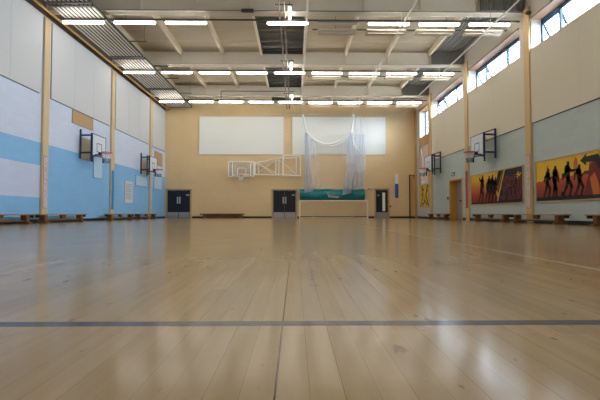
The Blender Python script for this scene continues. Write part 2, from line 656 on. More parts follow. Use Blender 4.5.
# timber linings of the window recesses
tl = MB()
for a, b in zip([-3.6] + [c + .58 for c in COLR[:5]], [c - .20 for c in COLR]):
    tl.box(XR - .03, XW, a, b, HEAD - .06, HEAD)
struct('trim_4', tl, 'soffit', 'timber soffit over the high windows', 'trim')
t5 = MB().box(XR - .03, XR, BY0 - .25, BY1 + .1, 5.0, 5.55)
t5.box(XR - .03, XR, BY0 - .25, BY0, 2.3, 7.55).box(XR - .03, XR, BY1, BY1 + .16, 2.3, 7.55).box(XR - .03, XW, BY0, BY1, 7.40, 7.55)
struct('trim_5', t5, 'timber')
struct('trim_6', MB().box(XR - .03, XR, YF - .5, YF, 0, 7.7), 'timber')

# roof beams
for c in [4.2, 9.6, 15.0, 20.4, 25.8]:
    b = MB().box(XL, XR, c - .10, c + .10, 7.98, 8.62)
    for px in (-7.8, -5.8, -3.7, -1.7, .46, 2.6, 4.75, 6.9):
        b.box(px - .012, px + .012, c - .17, c - .10, 7.98, 8.62)
    struct('ceiling_beam', b, 'beam')
    struct('ceiling_beam', MB().box(XL, XR, c - .19, c + .19, 7.94, 7.98), 'flange')
edges = [YB] + [4.2, 9.6, 15.0, 20.4, 25.8] + [YF]
for px in (-7.8, -5.8, -3.7, -1.72, .46, 2.6, 4.75, 6.9):
    pm = MB()
    for a, b in zip(edges, edges[1:]):
        pm.box(px - .055, px + .055, a + .1, b - .1, 8.42, ZC)
    struct('ceiling_purlin', pm, 'purlin')
struct('ceiling_beam', MB().box(XL, XR, YF - .12, YF, 8.2, ZC), 'beam')

# ------------------------------------------------------------------ windows in the right wall
wn = 0
XG = XR + .40
bays = list(zip([-3.6] + [c + .58 for c in COLR[:5]], [c - .20 for c in COLR]))
for bi, (a, b) in enumerate(bays):
    wn += 1
    r = empty('window_%d' % wn, (XG, (a + b) / 2, SILL))
    r['kind'] = 'structure'
    r['label'] = 'high strip window with blue frame, bay %s' % ['out of frame', 'out of frame', 'out of frame', 'nearest', 'middle', 'farther'][bi] if False else \
        ['high strip window behind the camera', 'high strip window beside the camera', 'high strip window just ahead of the camera', 'nearest high strip window with an open light', 'middle high strip window between two timber columns', 'farthest high strip window with an open light'][bi]
    r['category'] = 'window'
    fr = MB()
    fr.box(XG - .03, XG + .03, a, b, SILL, SILL + .05).box(XG - .03, XG + .03, a, b, HEAD - .20, HEAD - .06)
    mull = [a + .03, b - 1.03, b - 2.95, b - .03]
    for k in mull: fr.box(XG - .03, XG + .03, k - .05, k + .05, SILL, HEAD - .06)
    fr.build('window_frame', 'blue_window', r, world=True)
    MB().box(XG - .004, XG + .004, a, b - 1.03, SILL + .03, HEAD - .2).build('pane', 'glass', r, world=True)
    # top-hung light tilted into the hall
    zt, zb = HEAD - .24, SILL + .06
    L = zt - zb
    ang = .42
    s0, s1 = b - 1.0, b - .06
    sash = MB()
    dx, dz = -math.sin(ang), -math.cos(ang)
    hinge = Vector((XG + .02, 0, zt))

    def sp(yy, t, o=0): return (hinge.x - dx * -1 * t * L * -1 + o, yy, hinge.z + dz * t * L)
    for yy in (s0, s1): sash.bar(sp(yy, 0), sp(yy, 1), .08)
    for t in (0, 1): sash.bar(sp(s0, t), sp(s1, t), .07)
    so = sash.build('open_light', 'blue_window', r, world=True)
    MB().grid([[sp(s0, 0, .003), sp(s1, 0, .003)], [sp(s0, 1, .003), sp(s1, 1, .003)]]).build('pane', 'glass', so, world=True)
wn += 1
r = empty('window_%d' % wn, (XG, (BY0 + BY1) / 2, 5.55))
r['kind'] = 'structure'; r['label'] = 'tall window high in the far right corner'; r['category'] = 'window'
fr = MB()
ym = (BY0 + BY1) / 2
for k in (BY0 + .04, ym, BY1 - .04): fr.box(XG - .03, XG + .03, k - .035, k + .035, 5.55, 7.40)
for z in (5.58, 6.25, 7.37): fr.box(XG - .03, XG + .03, BY0, BY1, z - .035, z + .035)
fr.build('window_frame', 'blue_window', r, world=True)
MB().box(XG - .004, XG + .004, BY0, BY1, 5.55, 7.40).build('pane', 'glass', r, world=True)
wn += 1
r = empty('window_%d' % wn, (XG, ym, 2.36))
r['kind'] = 'structure'; r['label'] = 'pinkish blanked window under the tall corner window'; r['category'] = 'window'
bl = MB()
n = 9
for k in range(n):
    y0 = BY0 + (BY1 - BY0) * k / n
    y1 = BY0 + (BY1 - BY0) * (k + 1) / n - .012
    bl.box(XR + .10, XR + .13, y0, y1, 2.36, 5.0)
bl.build('blind', 'blind', r, world=True)
MB().box(XW - .04, XW, BY0, BY1, 2.36, 5.0).build('pane', 'glass', r, world=True)

# outside ground, seen only as bounce light below the windows
struct('ground', MB().box(XW + .05, XW + 60, -40, 70, -.4, -.2), 'ground')

# ------------------------------------------------------------------ skylights, grilles, pipes on the roof
sk_lab = ['dark louvred skylight in the nearest roof bay', 'dark louvred skylight in the middle roof bay', 'dark louvred skylight in the last roof bay by the end wall']
for (a, b), lab in zip([(15.2, 20.2), (20.6, 25.6), (26.0, 28.6)], sk_lab):
    t = thing('skylight', lab, 'skylight', (-.63, (a + b) / 2, 8.55), 0, 'skylights along the roof')
    MB().box(-1.66, .40, a, b, 8.66, ZC - .002).build('panel', 'deck_dark', t, world=True)
    for k in range(9):
        yy = a + .3 + (b - a - .6) * k / 8
        lv = MB()
        q = .13
        lv.add([(-1.66, yy, 8.52), (.40, yy, 8.52), (.40, yy + q, 8.64), (-1.66, yy + q, 8.64), (-1.66, yy, 8.53), (.40, yy, 8.53), (.40, yy + q, 8.65), (-1.66, yy + q, 8.65)],
               [(0, 1, 2, 3), (4, 7, 6, 5), (0, 4, 5, 1), (1, 5, 6, 2), (2, 6, 7, 3), (3, 7, 4, 0)])
        lv.build('louvre', 'louvre_reflection' if k in (4,) else 'louvre', t, world=True)
    MB().box(-1.66, -1.62, a, b, 8.48, 8.68).box(.36, .40, a, b, 8.48, 8.68).box(-1.66, .40, a, a + .04, 8.48, 8.68).box(-1.66, .40, b - .04, b, 8.48, 8.68).build('frame', 'dark_metal', t, world=True)

gr_lab = ['grey ribbed vent grille at the right end of the nearest beam', 'grey ribbed vent grille at the right end of the middle beam', 'grey ribbed vent grille at the right end of the farthest beam']
for c, lab in zip([15.0, 20.4, 25.8], gr_lab):
    t = thing('vent_grille', lab, 'vent', (7.75, c - .25, 7.98), 0, 'vent grilles on the roof beams')
    MB().box(7.0, XR - .01, c - .22, c - .19, 7.99, 8.66).build('panel', 'deck_dark', t, world=True)
    ri = MB()
    xx = 7.03
    while xx < XR - .08:
        ri.box(xx, xx + .05, c - .26, c - .22, 8.0, 8.65)
        xx += .105
    ri.build('ribs', 'mid_metal', t, world=True)

# pipes below the skylight
for px, lab in ((-.58, 'brown roof pipe left of the end-on roof lights'), (-.40, 'brown roof pipe beside the end-on roof lights')):
    tag(MB().tube([(px, YB + .1, 7.90), (px, YF - .05, 7.90)], .035, 8).build('roof_pipe', 'pipe_brown'), lab, 'pipe')
tag(MB().tube([(-9.08, YB + .1, 7.78), (-9.08, YF - .05, 7.78)], .045, 10).build('wall_pipe', 'gold', smooth=True), 'ochre yellow pipe running along the top of the left wall', 'pipe')
t = thing('cable_conduit', 'thin brown conduit under the nearest roof beam', 'conduit', (0, 14.72, 7.9))
MB().tube([(-7.0, 14.72, 7.91), (XR - .1, 14.72, 7.91)], .02, 6).build('pipe', 'mid_metal', t, world=True)
MB().cbox(-2.0, -1.55, 14.66, 14.78, 7.85, 7.97, .02).build('junction_box', 'dark_metal', t, world=True)
t = thing('cable_conduit', 'thin conduit with a drop under the farthest roof beam', 'conduit', (-2, 25.5, 7.9))
MB().tube([(-4.75, 25.55, 7.60), (-4.75, 25.55, 7.96)], .018, 6).tube([(-4.75, 25.55, 8.2), (0, 25.55, 8.2)], .018, 6).tube([(-4.75, 25.55, 7.96), (-4.75, 25.55, 8.2)], .018, 6).build('pipe', 'dark_metal', t, world=True)

# ------------------------------------------------------------------ heater panels: long slats under the roof, left
secs = [(9.4, 14.0), (14.1, 18.9), (19.0, 23.7), (23.8, 27.9)]
hl = ['slatted aluminium heater panel nearest the camera, upper left', 'second slatted heater panel along the left wall top', 'third slatted heater panel along the left wall top', 'last slatted heater panel, ending near the tan wall']
for (a, b), lab in zip(secs, hl):
    t = thing('heater_panel', lab, 'heater', (-8.0, (a + b) / 2, 7.66), 0, 'slatted heater panels along the left wall')
    n = 10
    for k in range(n):
        xx = -8.72 + 1.42 * k / (n - 1)
        MB().cbox(xx - .04, xx + .04, a, b, 7.765, 7.80, .008).build('slat', 'slat', t, world=True)
    for yy in (a + .06, b - .06):
        MB().box(-8.79, -7.20, yy - .06, yy + .06, 7.735, 7.764).build('end_bar', 'dark_metal', t, world=True)
    MB().box(-7.235, -7.185, a, b, 7.755, 7.84).build('edge_rail', 'dark_metal', t, world=True)
    for f in (.28, .68):
        yy = a + (b - a) * f
        MB().box(-8.79, -6.5, yy - .02, yy + .02, 7.85, 7.89).tube([(-6.6, yy, 7.87), (-6.6, yy, 8.69)], .008, 5).tube([(-8.6, yy, 7.87), (-8.6, yy, 8.69)], .008, 5).build('hanger', 'dark_metal', t, world=True)
    MB().box(-8.79, -7.22, a, b, 7.801, 7.82).build('backing_sheet', 'black', t, world=True)

# ------------------------------------------------------------------ lights
PITCH, X0, ZL = 1.93, -.28, 7.57
ordn = ['leftmost', 'second', 'third', 'fourth', 'fifth', 'sixth', 'seventh', 'eighth', 'ninth']
rows = [('nearest', 15.0), ('middle', 20.4), ('farthest', 25.8)]


def strip_light(x, y, lit, label, group):
    t = thing('strip_light', label, 'ceiling light', (x, y, ZL), 0, group)
    MB().cbox(-.76, .76, -.045, .045, .03, .10, .012).build('housing', 'mid_metal', t)
    prof = [(-.05, .025), (-.054, -.01), (-.038, -.042), (0, -.054), (.038, -.042), (.054, -.01), (.05, .025)]
    vs, fs = [], []
    xs = [-.775, -.745, .745, .775]
    for i, xx in enumerate(xs):
        q = .6 if i in (0, 3) else 1
        for (yy, zz) in prof: vs.append((xx, yy * q, .025 + (zz - .025) * q))
    n = len(prof)
    for i in range(3):
        for k in range(n): fs.append((i * n + k, i * n + (k + 1) % n, (i + 1) * n + (k + 1) % n, (i + 1) * n + k))
    fs += [tuple(range(n)), tuple(range(4 * n - 1, 3 * n - 1, -1))]
    MB().add(vs, fs).build('diffuser', 'tube' if lit else 'flange', t)
    return t


for rname, ry in rows:
    tag(MB().box(XL + .45, XR - .1, ry - .03, ry + .03, 7.672, 7.715).build('lighting_trunking', 'dark_metal'),
        'dark rail that carries the %s row of strip lights' % rname, 'rail', 'rails over the strip lights')
    idx = 0
    for k in range(-4, 5):
        if rname == 'nearest' and k == -1: continue
        lit = not (rname == 'nearest' and k == 1)
        lab = ('%s lit strip light from the left in the %s row' % (ordn[idx], rname)).replace('leftmost lit strip light from the left', 'leftmost lit strip light')
        if lit: idx += 1
        else: lab = 'unlit strip light, the only dark one in the nearest row'
        strip_light(X0 + PITCH * k, ry, lit, lab, 'strip lights in the %s row' % rname)
    for i, k in enumerate((1, 2, 3, 4)):
        t = thing('batten_light', '%s unlit white batten of four behind the %s row of strip lights' % (['leftmost', 'second', 'third', 'rightmost'][i], rname), 'ceiling light',
                  (X0 + PITCH * k, ry + .55, 7.475), 0, 'unlit battens behind the %s row' % rname)
        hb = MB()
        # wedge-shaped reflector: narrow lip in front, sloping underside behind
        q = [(-.17, .075), (-.17, .035), (-.15, .02), (.17, -.03), (.19, -.02), (.19, .05), (.06, .10), (-.06, .10)]
        n = len(q)
        hb.add([(-.76, y_, z_) for y_, z_ in q] + [(.76, y_, z_) for y_, z_ in q], [tuple(range(n)), tuple(range(2 * n - 1, n - 1, -1))] + [(i_, i_ + n, (i_ + 1) % n + n, (i_ + 1) % n) for i_ in range(n)])
        hb.build('housing', 'batten', t)
        MB().cbox(-.70, .70, -.03, .03, -.035, -.006, .008).build('diffuser', 'flange', t)
    tag(MB().box(X0 + PITCH * .5, X0 + PITCH * 4.5, ry + .52, ry + .58, 7.576, 7.615).tube([(1.6, ry + .55, 7.60), (1.6, ry + .55, 8.69)], .008, 5).tube([(6.0, ry + .55, 7.60), (6.0, ry + .55, 8.69)], .008, 5).build('lighting_trunking', 'dark_metal'),
        'short dark rail carrying the unlit battens behind the %s row' % rname, 'rail', 'rails over the unlit battens')
for rname, ry in rows:
    t = thing('roof_light', 'short end-on tube light pointing down the hall over the %s row' % rname, 'ceiling light', (-.2, ry - .2, 7.82), 0, 'end-on roof lights')
    MB().cbox(-.038, .038, -.45, .45, 0, .06, .02).build('diffuser', 'tube', t)
    MB().box(-.05, .05, -.45, .45, .06, .10).build('housing', 'white', t)
    MB().box(-.52, .12, -.49, -.45, .10, .14).build('hanger', 'dark_metal', t)
    MB().tube([(0, -.47, .14), (0, -.47, .22)], .012, 6).tube([(0, .2, .10), (0, .2, .18)], .012, 6).build('hanger', 'dark_metal', t)

# lamps of the rows above and behind the camera
for ry in (9.6, 4.2, -1.2):
    for k in range(-4, 5):
        ld = bpy.data.lights.new('strip_lamp', 'AREA')
        ld.shape = 'RECTANGLE'
        ld.size, ld.size_y = 1.5, .14
        ld.color = (1.0, .95, .86)
        ld.energy = 11.0 * PI * 1.5 * .14 * 1.1
        lo = bpy.data.objects.new('strip_lamp', ld)
        lo.location = (X0 + PITCH * k, ry, 7.6)
        COL.objects.link(lo)

# ------------------------------------------------------------------ net tracks
ZT = 7.40


def arc(cx, cy, r, a0, a1, n=8):
    return [(cx + r * math.cos(a0 + (a1 - a0) * i / n), cy + r * math.sin(a0 + (a1 - a0) * i / n), ZT) for i in range(n + 1)]


def track(label, pts, drops):
    t = thing('net_track', label, 'track', pts[0], 0, 'net tracks under the roof')
    MB().tube(pts, .03, 8).build('rail', 'rail', t, world=True)
    for d in drops:
        MB().tube([(d[0], d[1], ZT + .03), (d[0], d[1], d[2] if len(d) > 2 else 7.945)], .012, 5).build('drop_rod', 'rail', t, world=True)
    return t


dy = (9.45, 14.85, 20.25, 25.65)
track('white net track overhead, leading to the left gathered net', [(.436, YB + .1, ZT), (.436, 28.25, ZT)], [(.436, q) for q in dy])
track('white net track overhead, leading to the right gathered net', [(4.03, YB + .1, ZT), (4.03, 28.25, ZT)], [(4.03, q) for q in dy])
track('white net track nearest the right wall, curving at its far end',
      [(7.41, YB + .1, ZT), (7.41, 27.7, ZT)] + arc(6.91, 27.7, .5, 0, PI / 2)[1:] + [(6.1, 28.2, ZT)], [(7.41, q) for q in dy])
track('straight net track across the end wall above the nets', [(-1.7, 28.32, ZT), (4.6, 28.32, ZT)], [(.8, 28.32, 8.69), (2.2, 28.32, 8.69), (4.5, 28.32, 8.69)])

# ------------------------------------------------------------------ gathered nets
YN = 28.15


def W(u, v, Y=YN): return on(1, u, v, Y)


def pleat(mb, left, right, folds, amp, n=26, seed=0):
    """curtain between two pixel polylines [(u,v),...] sampled at the same v"""
    rnd = random.Random(seed)
    ph = rnd.random() * 6
    rows = []
    m = 16

    def at(pl, t):
        L = t * (len(pl) - 1)
        i = min(int(L), len(pl) - 2)
        f = L - i
        return (pl[i][0] + (pl[i + 1][0] - pl[i][0]) * f, pl[i][1] + (pl[i + 1][1] - pl[i][1]) * f)
    nn = folds * 6
    for i in range(m + 1):
        t = i / m
        a, b = at(left, t), at(right, t)
        row = []
        for k in range(nn + 1):
            q = k / nn
            p = W(a[0] + (b[0] - a[0]) * q, a[1] + (b[1] - a[1]) * q)
            p.y += amp * math.sin(q * folds * 2 * PI + ph + .6 * math.sin(t * 5)) * (.35 + .65 * t)
            p.x += .02 * math.sin(q * folds * 4 * PI + ph)
            row.append(p)
        rows.append(row)
    mb.grid(rows)
    return mb


def swag(mb, pts, w, folds=3, seed=0):
    rows = []
    n = 24
    for i in range(n + 1):
        t = i / n
        L = t * (len(pts) - 1)
        j = min(int(L), len(pts) - 2)
        f = L - j
        # Catmull-Rom through the points
        P = [pts[max(j - 1, 0)], pts[j], pts[j + 1], pts[min(j + 2, len(pts) - 1)]]
        c = []
        for d in (0, 1):
            a0, a1, a2, a3 = [q[d] for q in P]
            c.append(.5 * (2 * a1 + (a2 - a0) * f + (2 * a0 - 5 * a1 + 4 * a2 - a3) * f * f + (3 * a1 - a0 - 3 * a2 + a3) * f ** 3))
        row = []
        ww = w * (.45 + .55 * math.sin(PI * t))
        for k in range(folds * 4 + 1):
            q = k / (folds * 4)
            p = W(c[0], c[1] + (q - .5) * ww)
            p.y += .07 * math.cos(q * folds * 2 * PI)
            row.append(p)
        rows.append(row)
    return mb.grid(rows)


t = thing('divider_net', 'white netting in two hanging bunches with a deep swag between, at the end wall', 'net', W(330, 190))
def cord(pts, r, seg=8):
    """rolled net edge through pixel points, smoothed"""
    out = []
    for j in range(len(pts) - 1):
        P_ = [pts[max(j - 1, 0)], pts[j], pts[j + 1], pts[min(j + 2, len(pts) - 1)]]
        for i in range(5):
            f = i / 5
            c = [.5 * (2 * P_[1][d] + (P_[2][d] - P_[0][d]) * f + (2 * P_[0][d] - 5 * P_[1][d] + 4 * P_[2][d] - P_[3][d]) * f * f + (3 * P_[1][d] - P_[0][d] - 3 * P_[2][d] + P_[3][d]) * f ** 3) for d in (0, 1)]
            out.append(W(*c))
    out.append(W(*pts[-1]))
    return MB().tube(out, r, seg)


pleat(MB(), [(304.8, 133), (305, 150), (304.5, 170), (304, 193)], [(308.2, 133), (309, 150), (311, 170), (313, 191)], 7, .10, seed=1).build('net_bundle', 'net_dense', t, True, True)
pleat(MB(), [(309, 137), (310, 150), (311, 170), (312, 188)], [(316, 143), (318, 155), (319, 170), (321, 189)], 4, .06, seed=2).build('net_fall', 'net', t, True, True)
pleat(MB(), [(348.5, 131), (347.5, 145), (346, 165), (342.5, 195)], [(352, 131), (353.5, 145), (354.8, 165), (351, 193)], 7, .10, seed=3).build('net_bundle', 'net_dense', t, True, True)
pleat(MB(), [(354.5, 134), (354.5, 150), (354.5, 170), (353, 190)], [(365, 134), (365.3, 150), (365, 170), (364, 189)], 7, .09, seed=4).build('net_bundle', 'net_dense', t, True, True)
pleat(MB(), [(353.5, 116), (353, 135), (353.5, 160), (352, 190)], [(364, 118), (364, 140), (359, 165), (357, 189)], 6, .06, seed=5).build('net_fall', 'net', t, True, True)
pleat(MB(), [(309, 137), (312, 158), (316, 175), (320, 189)], [(349, 134), (347, 158), (345, 175), (343, 189)], 9, .05, seed=9).build('net_fall', 'net_thin', t, True, True)
cord([(303, 115), (304, 120), (305.5, 128), (307.5, 134)], .075).build('net_edge', 'hoop_net', t, True, True)
cord([(353.2, 114.6), (353, 120), (352, 128), (350.4, 134)], .075).build('net_edge', 'hoop_net', t, True, True)
cord([(307, 132.5), (312, 138), (320, 142.6), (328, 144.6), (337, 142.2), (344, 137.2), (350, 131)], .06).build('net_swag', 'hoop_net', t, True, True)
cord([(308, 134.5), (314, 140.5), (322, 145), (331, 146.4), (340, 143), (346, 138), (350.5, 132)], .045).build('net_swag', 'hoop_net', t, True, True)
cord([(351, 132), (352.5, 140), (356, 148.5), (362, 154)], .045).build('net_swag', 'hoop_net', t, True, True)

# ------------------------------------------------------------------ teal cover on the end wall
za, zb = FZ(188.6, Y=28.3), FZ(200.2, Y=28.3)
xa, xb = FX(300, Y=28.3), FX(365.4, Y=28.3)
t = thing('net_cover', 'long teal vinyl cover hung on the end wall above the small goal', 'cover', ((xa + xb) / 2, 28.6, zb))
rows = []
N = 60
for i in range(13):
    f = i / 12
    row = []
    for k in range(N + 1):
        q = k / N
        x = xa + (xb - xa) * q
        bul = math.sin(PI * min(1, f * 1.02)) ** .7
        zz = za + (zb - za) * f
        crease = .05 * math.sin(q * 26 + f * 3.1) * math.sin(q * 7 - f * 2) + .035 * math.sin(q * 14 - f * 4.5)
        sag = -.05 * math.sin(PI * q) * (1 - f) + .03 * math.sin(q * 19) * (1 - f)
        row.append((x, 28.72 - .36 * bul + crease * bul, zz + sag))
    rows.append(row)
back = [[(p[0], 28.76, p[2]) for p in r] for r in rows]
mb = MB().grid(rows).grid(back)
mb.grid([[r[0] for r in rows], [r[0] for r in back]]).grid([[r[-1] for r in rows], [r[-1] for r in back]])
mb.grid([rows[0], back[0]]).grid([rows[-1], back[-1]])
mb.build('cover_skin', 'teal', t, smooth=True, world=True)
MB().tube([(xa - .02, 28.74, za + .02), (xb + .02, 28.74, za + .02)], .03, 8).build('top_rail', 'white', t, world=True)
# pale script mark on the cover
lm = MB()
zx = FX(327.5, Y=28.3); zw = FX(339, Y=28.3) - zx; zc = FZ(195.2, Y=28.3)
pts = []
for k in range(41):
    q = k / 40
    pts.append((zx + zw * q, zc + .09 * math.sin(q * 30) * (1 - .5 * q) + .05 - .12 * q))
lm.stroke(pts, .05, 28.285, 28.30)
lm.stroke([(zx + .05, zc - .10), (zx + zw * .95, zc - .16)], .04, 28.285, 28.30)
lm.build('logo', 'white', t, world=True)
# loose white scraps of netting cord tucked in the top
sm = MB()
for u in (312, 316, 321, 324, 327):
    p = W(u, 188.5, 28.3)
    sm.tube([(p.x - .15, 28.45, p.z - .02), (p.x, 28.4, p.z + .06), (p.x + .14, 28.46, p.z)], .035, 6)
sm.build('tie_cords', 'white', t, world=True)

# ------------------------------------------------------------------ five a side goal
YG = 27.75
g0, g1 = FX(299.6, 210, YG), FX(367.6, 210, YG)
gz = FZ(200.8, Y=YG)
t = thing('football_goal', 'low white football goal standing against the end wall under the teal cover', 'goal', ((g0 + g1) / 2, YG, 0))
MB().tube([(g0, YG, gz), (g1, YG, gz)], .038, 10).build('crossbar', 'white', t, world=True)
for gx in (g0, g1):
    MB().tube([(gx, YG, 0), (gx, YG, gz)], .038, 10).build('post', 'white', t, world=True)
    sg = 1 if gx == g0 else -1
    MB().tube([(gx + sg * .25, YG + .02, gz), (gx + sg * 1.0, 28.6, .04)], .018, 8).build('stay', 'rail', t, world=True)
    MB().tube([(gx, YG, .03), (gx + sg * 1.0, 28.6, .03)], .025, 8).build('side_runner', 'rail', t, world=True)
MB().tube([(g0 + 1.0, 28.6, .03), (g1 - 1.0, 28.6, .03)], .028, 8).build('back_bar', 'rail', t, world=True)

# ------------------------------------------------------------------ panels high on the end wall
for (u0, u1), lab in (((199.4, 283.8), 'wide white acoustic panel high on the end wall, left of the nets'), ((292.2, 385.6), 'wide white acoustic panel high on the end wall behind the nets')):
    t = thing('wall_panel', lab, 'wall panel', (FX((u0 + u1) / 2, 150), YF, FZ(154.6)), 0, 'white panels on the end wall')
    MB().box(FX(u0, 140), FX(u1, 140), YF - .05, YF - .002, FZ(154.6), FZ(117)).build('board', 'panel_white', t, world=True)
    x0, x1, z0, z1 = FX(u0, 140) - .02, FX(u1, 140) + .02, FZ(154.6) - .02, FZ(117) + .02
    MB().box(x0, x1, YF - .055, YF - .001, z0, z0 + .03).box(x0, x1, YF - .055, YF - .001, z1 - .03, z1).box(x0, x0 + .03, YF - .055, YF - .001, z0, z1).box(x1 - .03, x1, YF - .055, YF - .001, z0, z1).build('edging', 'rail', t, world=True)

# ------------------------------------------------------------------ folding basketball goal on the end wall
t = thing('folding_goal', 'white tubular basketball goal folded flat against the end wall', 'basketball goal', (FX(266, 168), YF, FZ(176)))
YA = 28.45


def Q(u, v, Y=YA):
    p = on(1, u, v, Y)
    return (p.x, p.y, p.z)


def frame_rect(mb, u0, v0, u1, v1, w=.05, Y=YA):
    c = [Q(u0, v0, Y), Q(u1, v0, Y), Q(u1, v1, Y), Q(u0, v1, Y)]
    for i in range(4): mb.bar(c[i], c[(i + 1) % 4], w)
    return mb


bb = MB()
p0, p1 = Q(228.6, 176.4, 28.36), Q(253.8, 161.9, 28.36)
bb.box(p0[0], p1[0], 28.35, 28.37, p0[2], p1[2])
bo = bb.build('backboard', 'acrylic', t, world=True)
frame_rect(MB(), 228.6, 161.9, 253.8, 176.4, .06, 28.34).build('board_frame', 'white', bo, world=True)
mk = MB()
frame_rect(mk, 237.4, 168.3, 245.8, 174.4, .05, 28.33)
mk.bar(Q(232.5, 162, 28.33), Q(232.5, 176.4, 28.33), .05).bar(Q(250.5, 162, 28.33), Q(250.5, 176.4, 28.33), .05).bar(Q(232.5, 175, 28.33), Q(250.5, 175, 28.33), .05)
mk.build('target_lines', 'white', bo, world=True)
rc = Q(240.9, 174.9, 28.05)
ro = MB().torus((rc[0], rc[1], rc[2]), .225, .02).box(rc[0] - .06, rc[0] + .06, 28.26, 28.34, rc[2] - .09, rc[2] + .02).build('ring', 'red', t, world=True)
hn = MB()
for k in range(12):
    a = 2 * PI * k / 12
    b2 = a + PI / 12
    for sgn in (1, -1):
        hn.tube([(rc[0] + .22 * math.cos(a), rc[1] + .22 * math.sin(a), rc[2] - .02), (rc[0] + .15 * math.cos(a + sgn * .5), rc[1] + .15 * math.sin(a + sgn * .5), rc[2] - .2), (rc[0] + .12 * math.cos(a), rc[1] + .12 * math.sin(a), rc[2] - .38)], .006, 4)
hn.build('net', 'hoop_net', ro, world=True)
tr = MB()
tr.bar(Q(253.8, 163.4), Q(283, 157.8), .055).bar(Q(253.8, 174.6), Q(283, 175.2), .055)
tr.bar(Q(254, 165), Q(278, 160.3), .035)
for u, v0, v1 in ((255, 163, 175), (258.6, 162.5, 174.8), (275.6, 159.2, 175), (278.8, 158.6, 175)): tr.bar(Q(u, v0), Q(u, v1), .045)
for a, b in (((258.6, 164), (278, 174)), ((258.6, 172), (276, 160)), ((258.6, 164), (274, 174.5)), ((278.8, 160), (296, 174))): tr.bar(Q(*a), Q(*b), .03)
tr.build('arm_truss', 'white', t, world=True)
bx = MB()
frame_rect(bx, 282.9, 155.6, 300.4, 175.6, .07)
bx.bar(Q(296.2, 156), Q(296.2, 174), .045).bar(Q(283, 158.3), Q(300, 157.6), .04)
for u, v in ((282.9, 155.6), (300.4, 155.6), (282.9, 175.6), (300.4, 175.6)):
    a = Q(u, v)
    bx.bar(a, (a[0], YF - .01, a[2]), .06)
bx.build('wall_frame', 'white', t, world=True)

# ------------------------------------------------------------------ doors on the end wall
dn = 0


def far_door(u0, u1, vt, lab, double=True):
    global dn
    dn += 1
    x0, x1, zt = FX(u0, 205), FX(u1, 205), FZ(vt)
    xc = (x0 + x1) / 2
    r = empty('door_%d' % dn, (xc, YF, 0))
    r['kind'] = 'structure'; r['label'] = lab; r['category'] = 'door'
    hw = (x1 - x0) / 2
    MB().box(-hw - .11, -hw, -.07, 0, 0, zt + .09).box(hw, hw + .11, -.07, 0, 0, zt + .09).box(-hw - .11, hw + .11, -.07, 0, zt, zt + .09).build('door_frame', 'frame_wood', r)
    kz = FZ(212.2)
    leaves = [(-hw + .01, -.003), (.003, hw - .01)] if double else [(-hw + .01, hw - .01)]
    for i, (a, b) in enumerate(leaves):
        lf = MB().box(a, b, -.045, -.004, .01, zt - .01).build('door_leaf', 'navy', r)
        MB().box(a + .02, b - .02, -.052, -.045, .02, kz).build('kick_plate', 'steel', lf)
        if double:
            hx = -.085 if i == 0 else .085
            z0, z1 = FZ(203.6), FZ(197)
            MB().box(hx - .05, hx + .05, -.056, -.045, z0, z1).tube([(hx, -.056, z0 + .06), (hx, -.10, z0 + .08), (hx, -.10, z1 - .08), (hx, -.056, z1 - .06)], .022, 8).build('handle', 'chrome', lf)
            MB().box((a + b) / 2 - .16, (a + b) / 2 + .16, -.065, -.045, zt - .09, zt - .03).build('door_closer', 'dark_metal', lf)
            if i == 1:
                sx = a + .52
                so = MB().box(sx, sx + .24, -.052, -.045, FZ(195.8), FZ(194.4)).build('sign', 'sign', lf)
        else:
            wx0, wx1 = FX(382.2, 200) - xc, FX(385, 200) - xc
            MB().box(wx0, wx1, -.056, -.045, FZ(211), FZ(192.6)).build('vision_panel', 'panel_white', lf)
            MB().box(a + .09, a + .23, -.052, -.045, FZ(196), FZ(194.6)).build('sign', 'sign', lf)
            MB().tube([(wx1 + .04, -.045, .98), (wx1 + .04, -.10, .98), (wx1 + .14, -.10, .98)], .018, 8).build('handle', 'chrome', lf)
            MB().box(-.3, .1, -.075, -.045, zt - .09, zt - .02).build('door_closer', 'dark_metal', lf)
    return r


far_door(167.5, 190.2, 190.2, 'navy double doors with steel kick plates at the left of the end wall')
far_door(273.2, 295.8, 190.2, 'navy double doors with steel kick plates left of the goal')
far_door(375.8, 387.8, 189.8, 'single navy door with a slim vision panel right of the goal', False)

# tall flush store door at the right corner
dn += 1
x0, x1, zt = FX(409.2, 200), FX(417, 200), FZ(174.8)
r = empty('door_%d' % dn, ((x0 + x1) / 2, YF, 0))
r['kind'] = 'structure'; r['label'] = 'tall tan store door with a black edge in the right corner of the end wall'; r['category'] = 'door'
h = (x1 - x0) / 2
MB().box(-h + .07, h - .01, -.035, -.001, .13, zt - .05).build('door_leaf', 'tan_leaf', r)
MB().box(-h, -h + .07, -.06, -.001, 0, zt).box(-h + .07, h - .01, -.045, -.001, zt - .05, zt).build('door_edge', 'black', r)
MB().box(-h + .25, h - .12, -.042, -.035, FZ(178), FZ(176.3)).build('sign', 'm_orange', r)

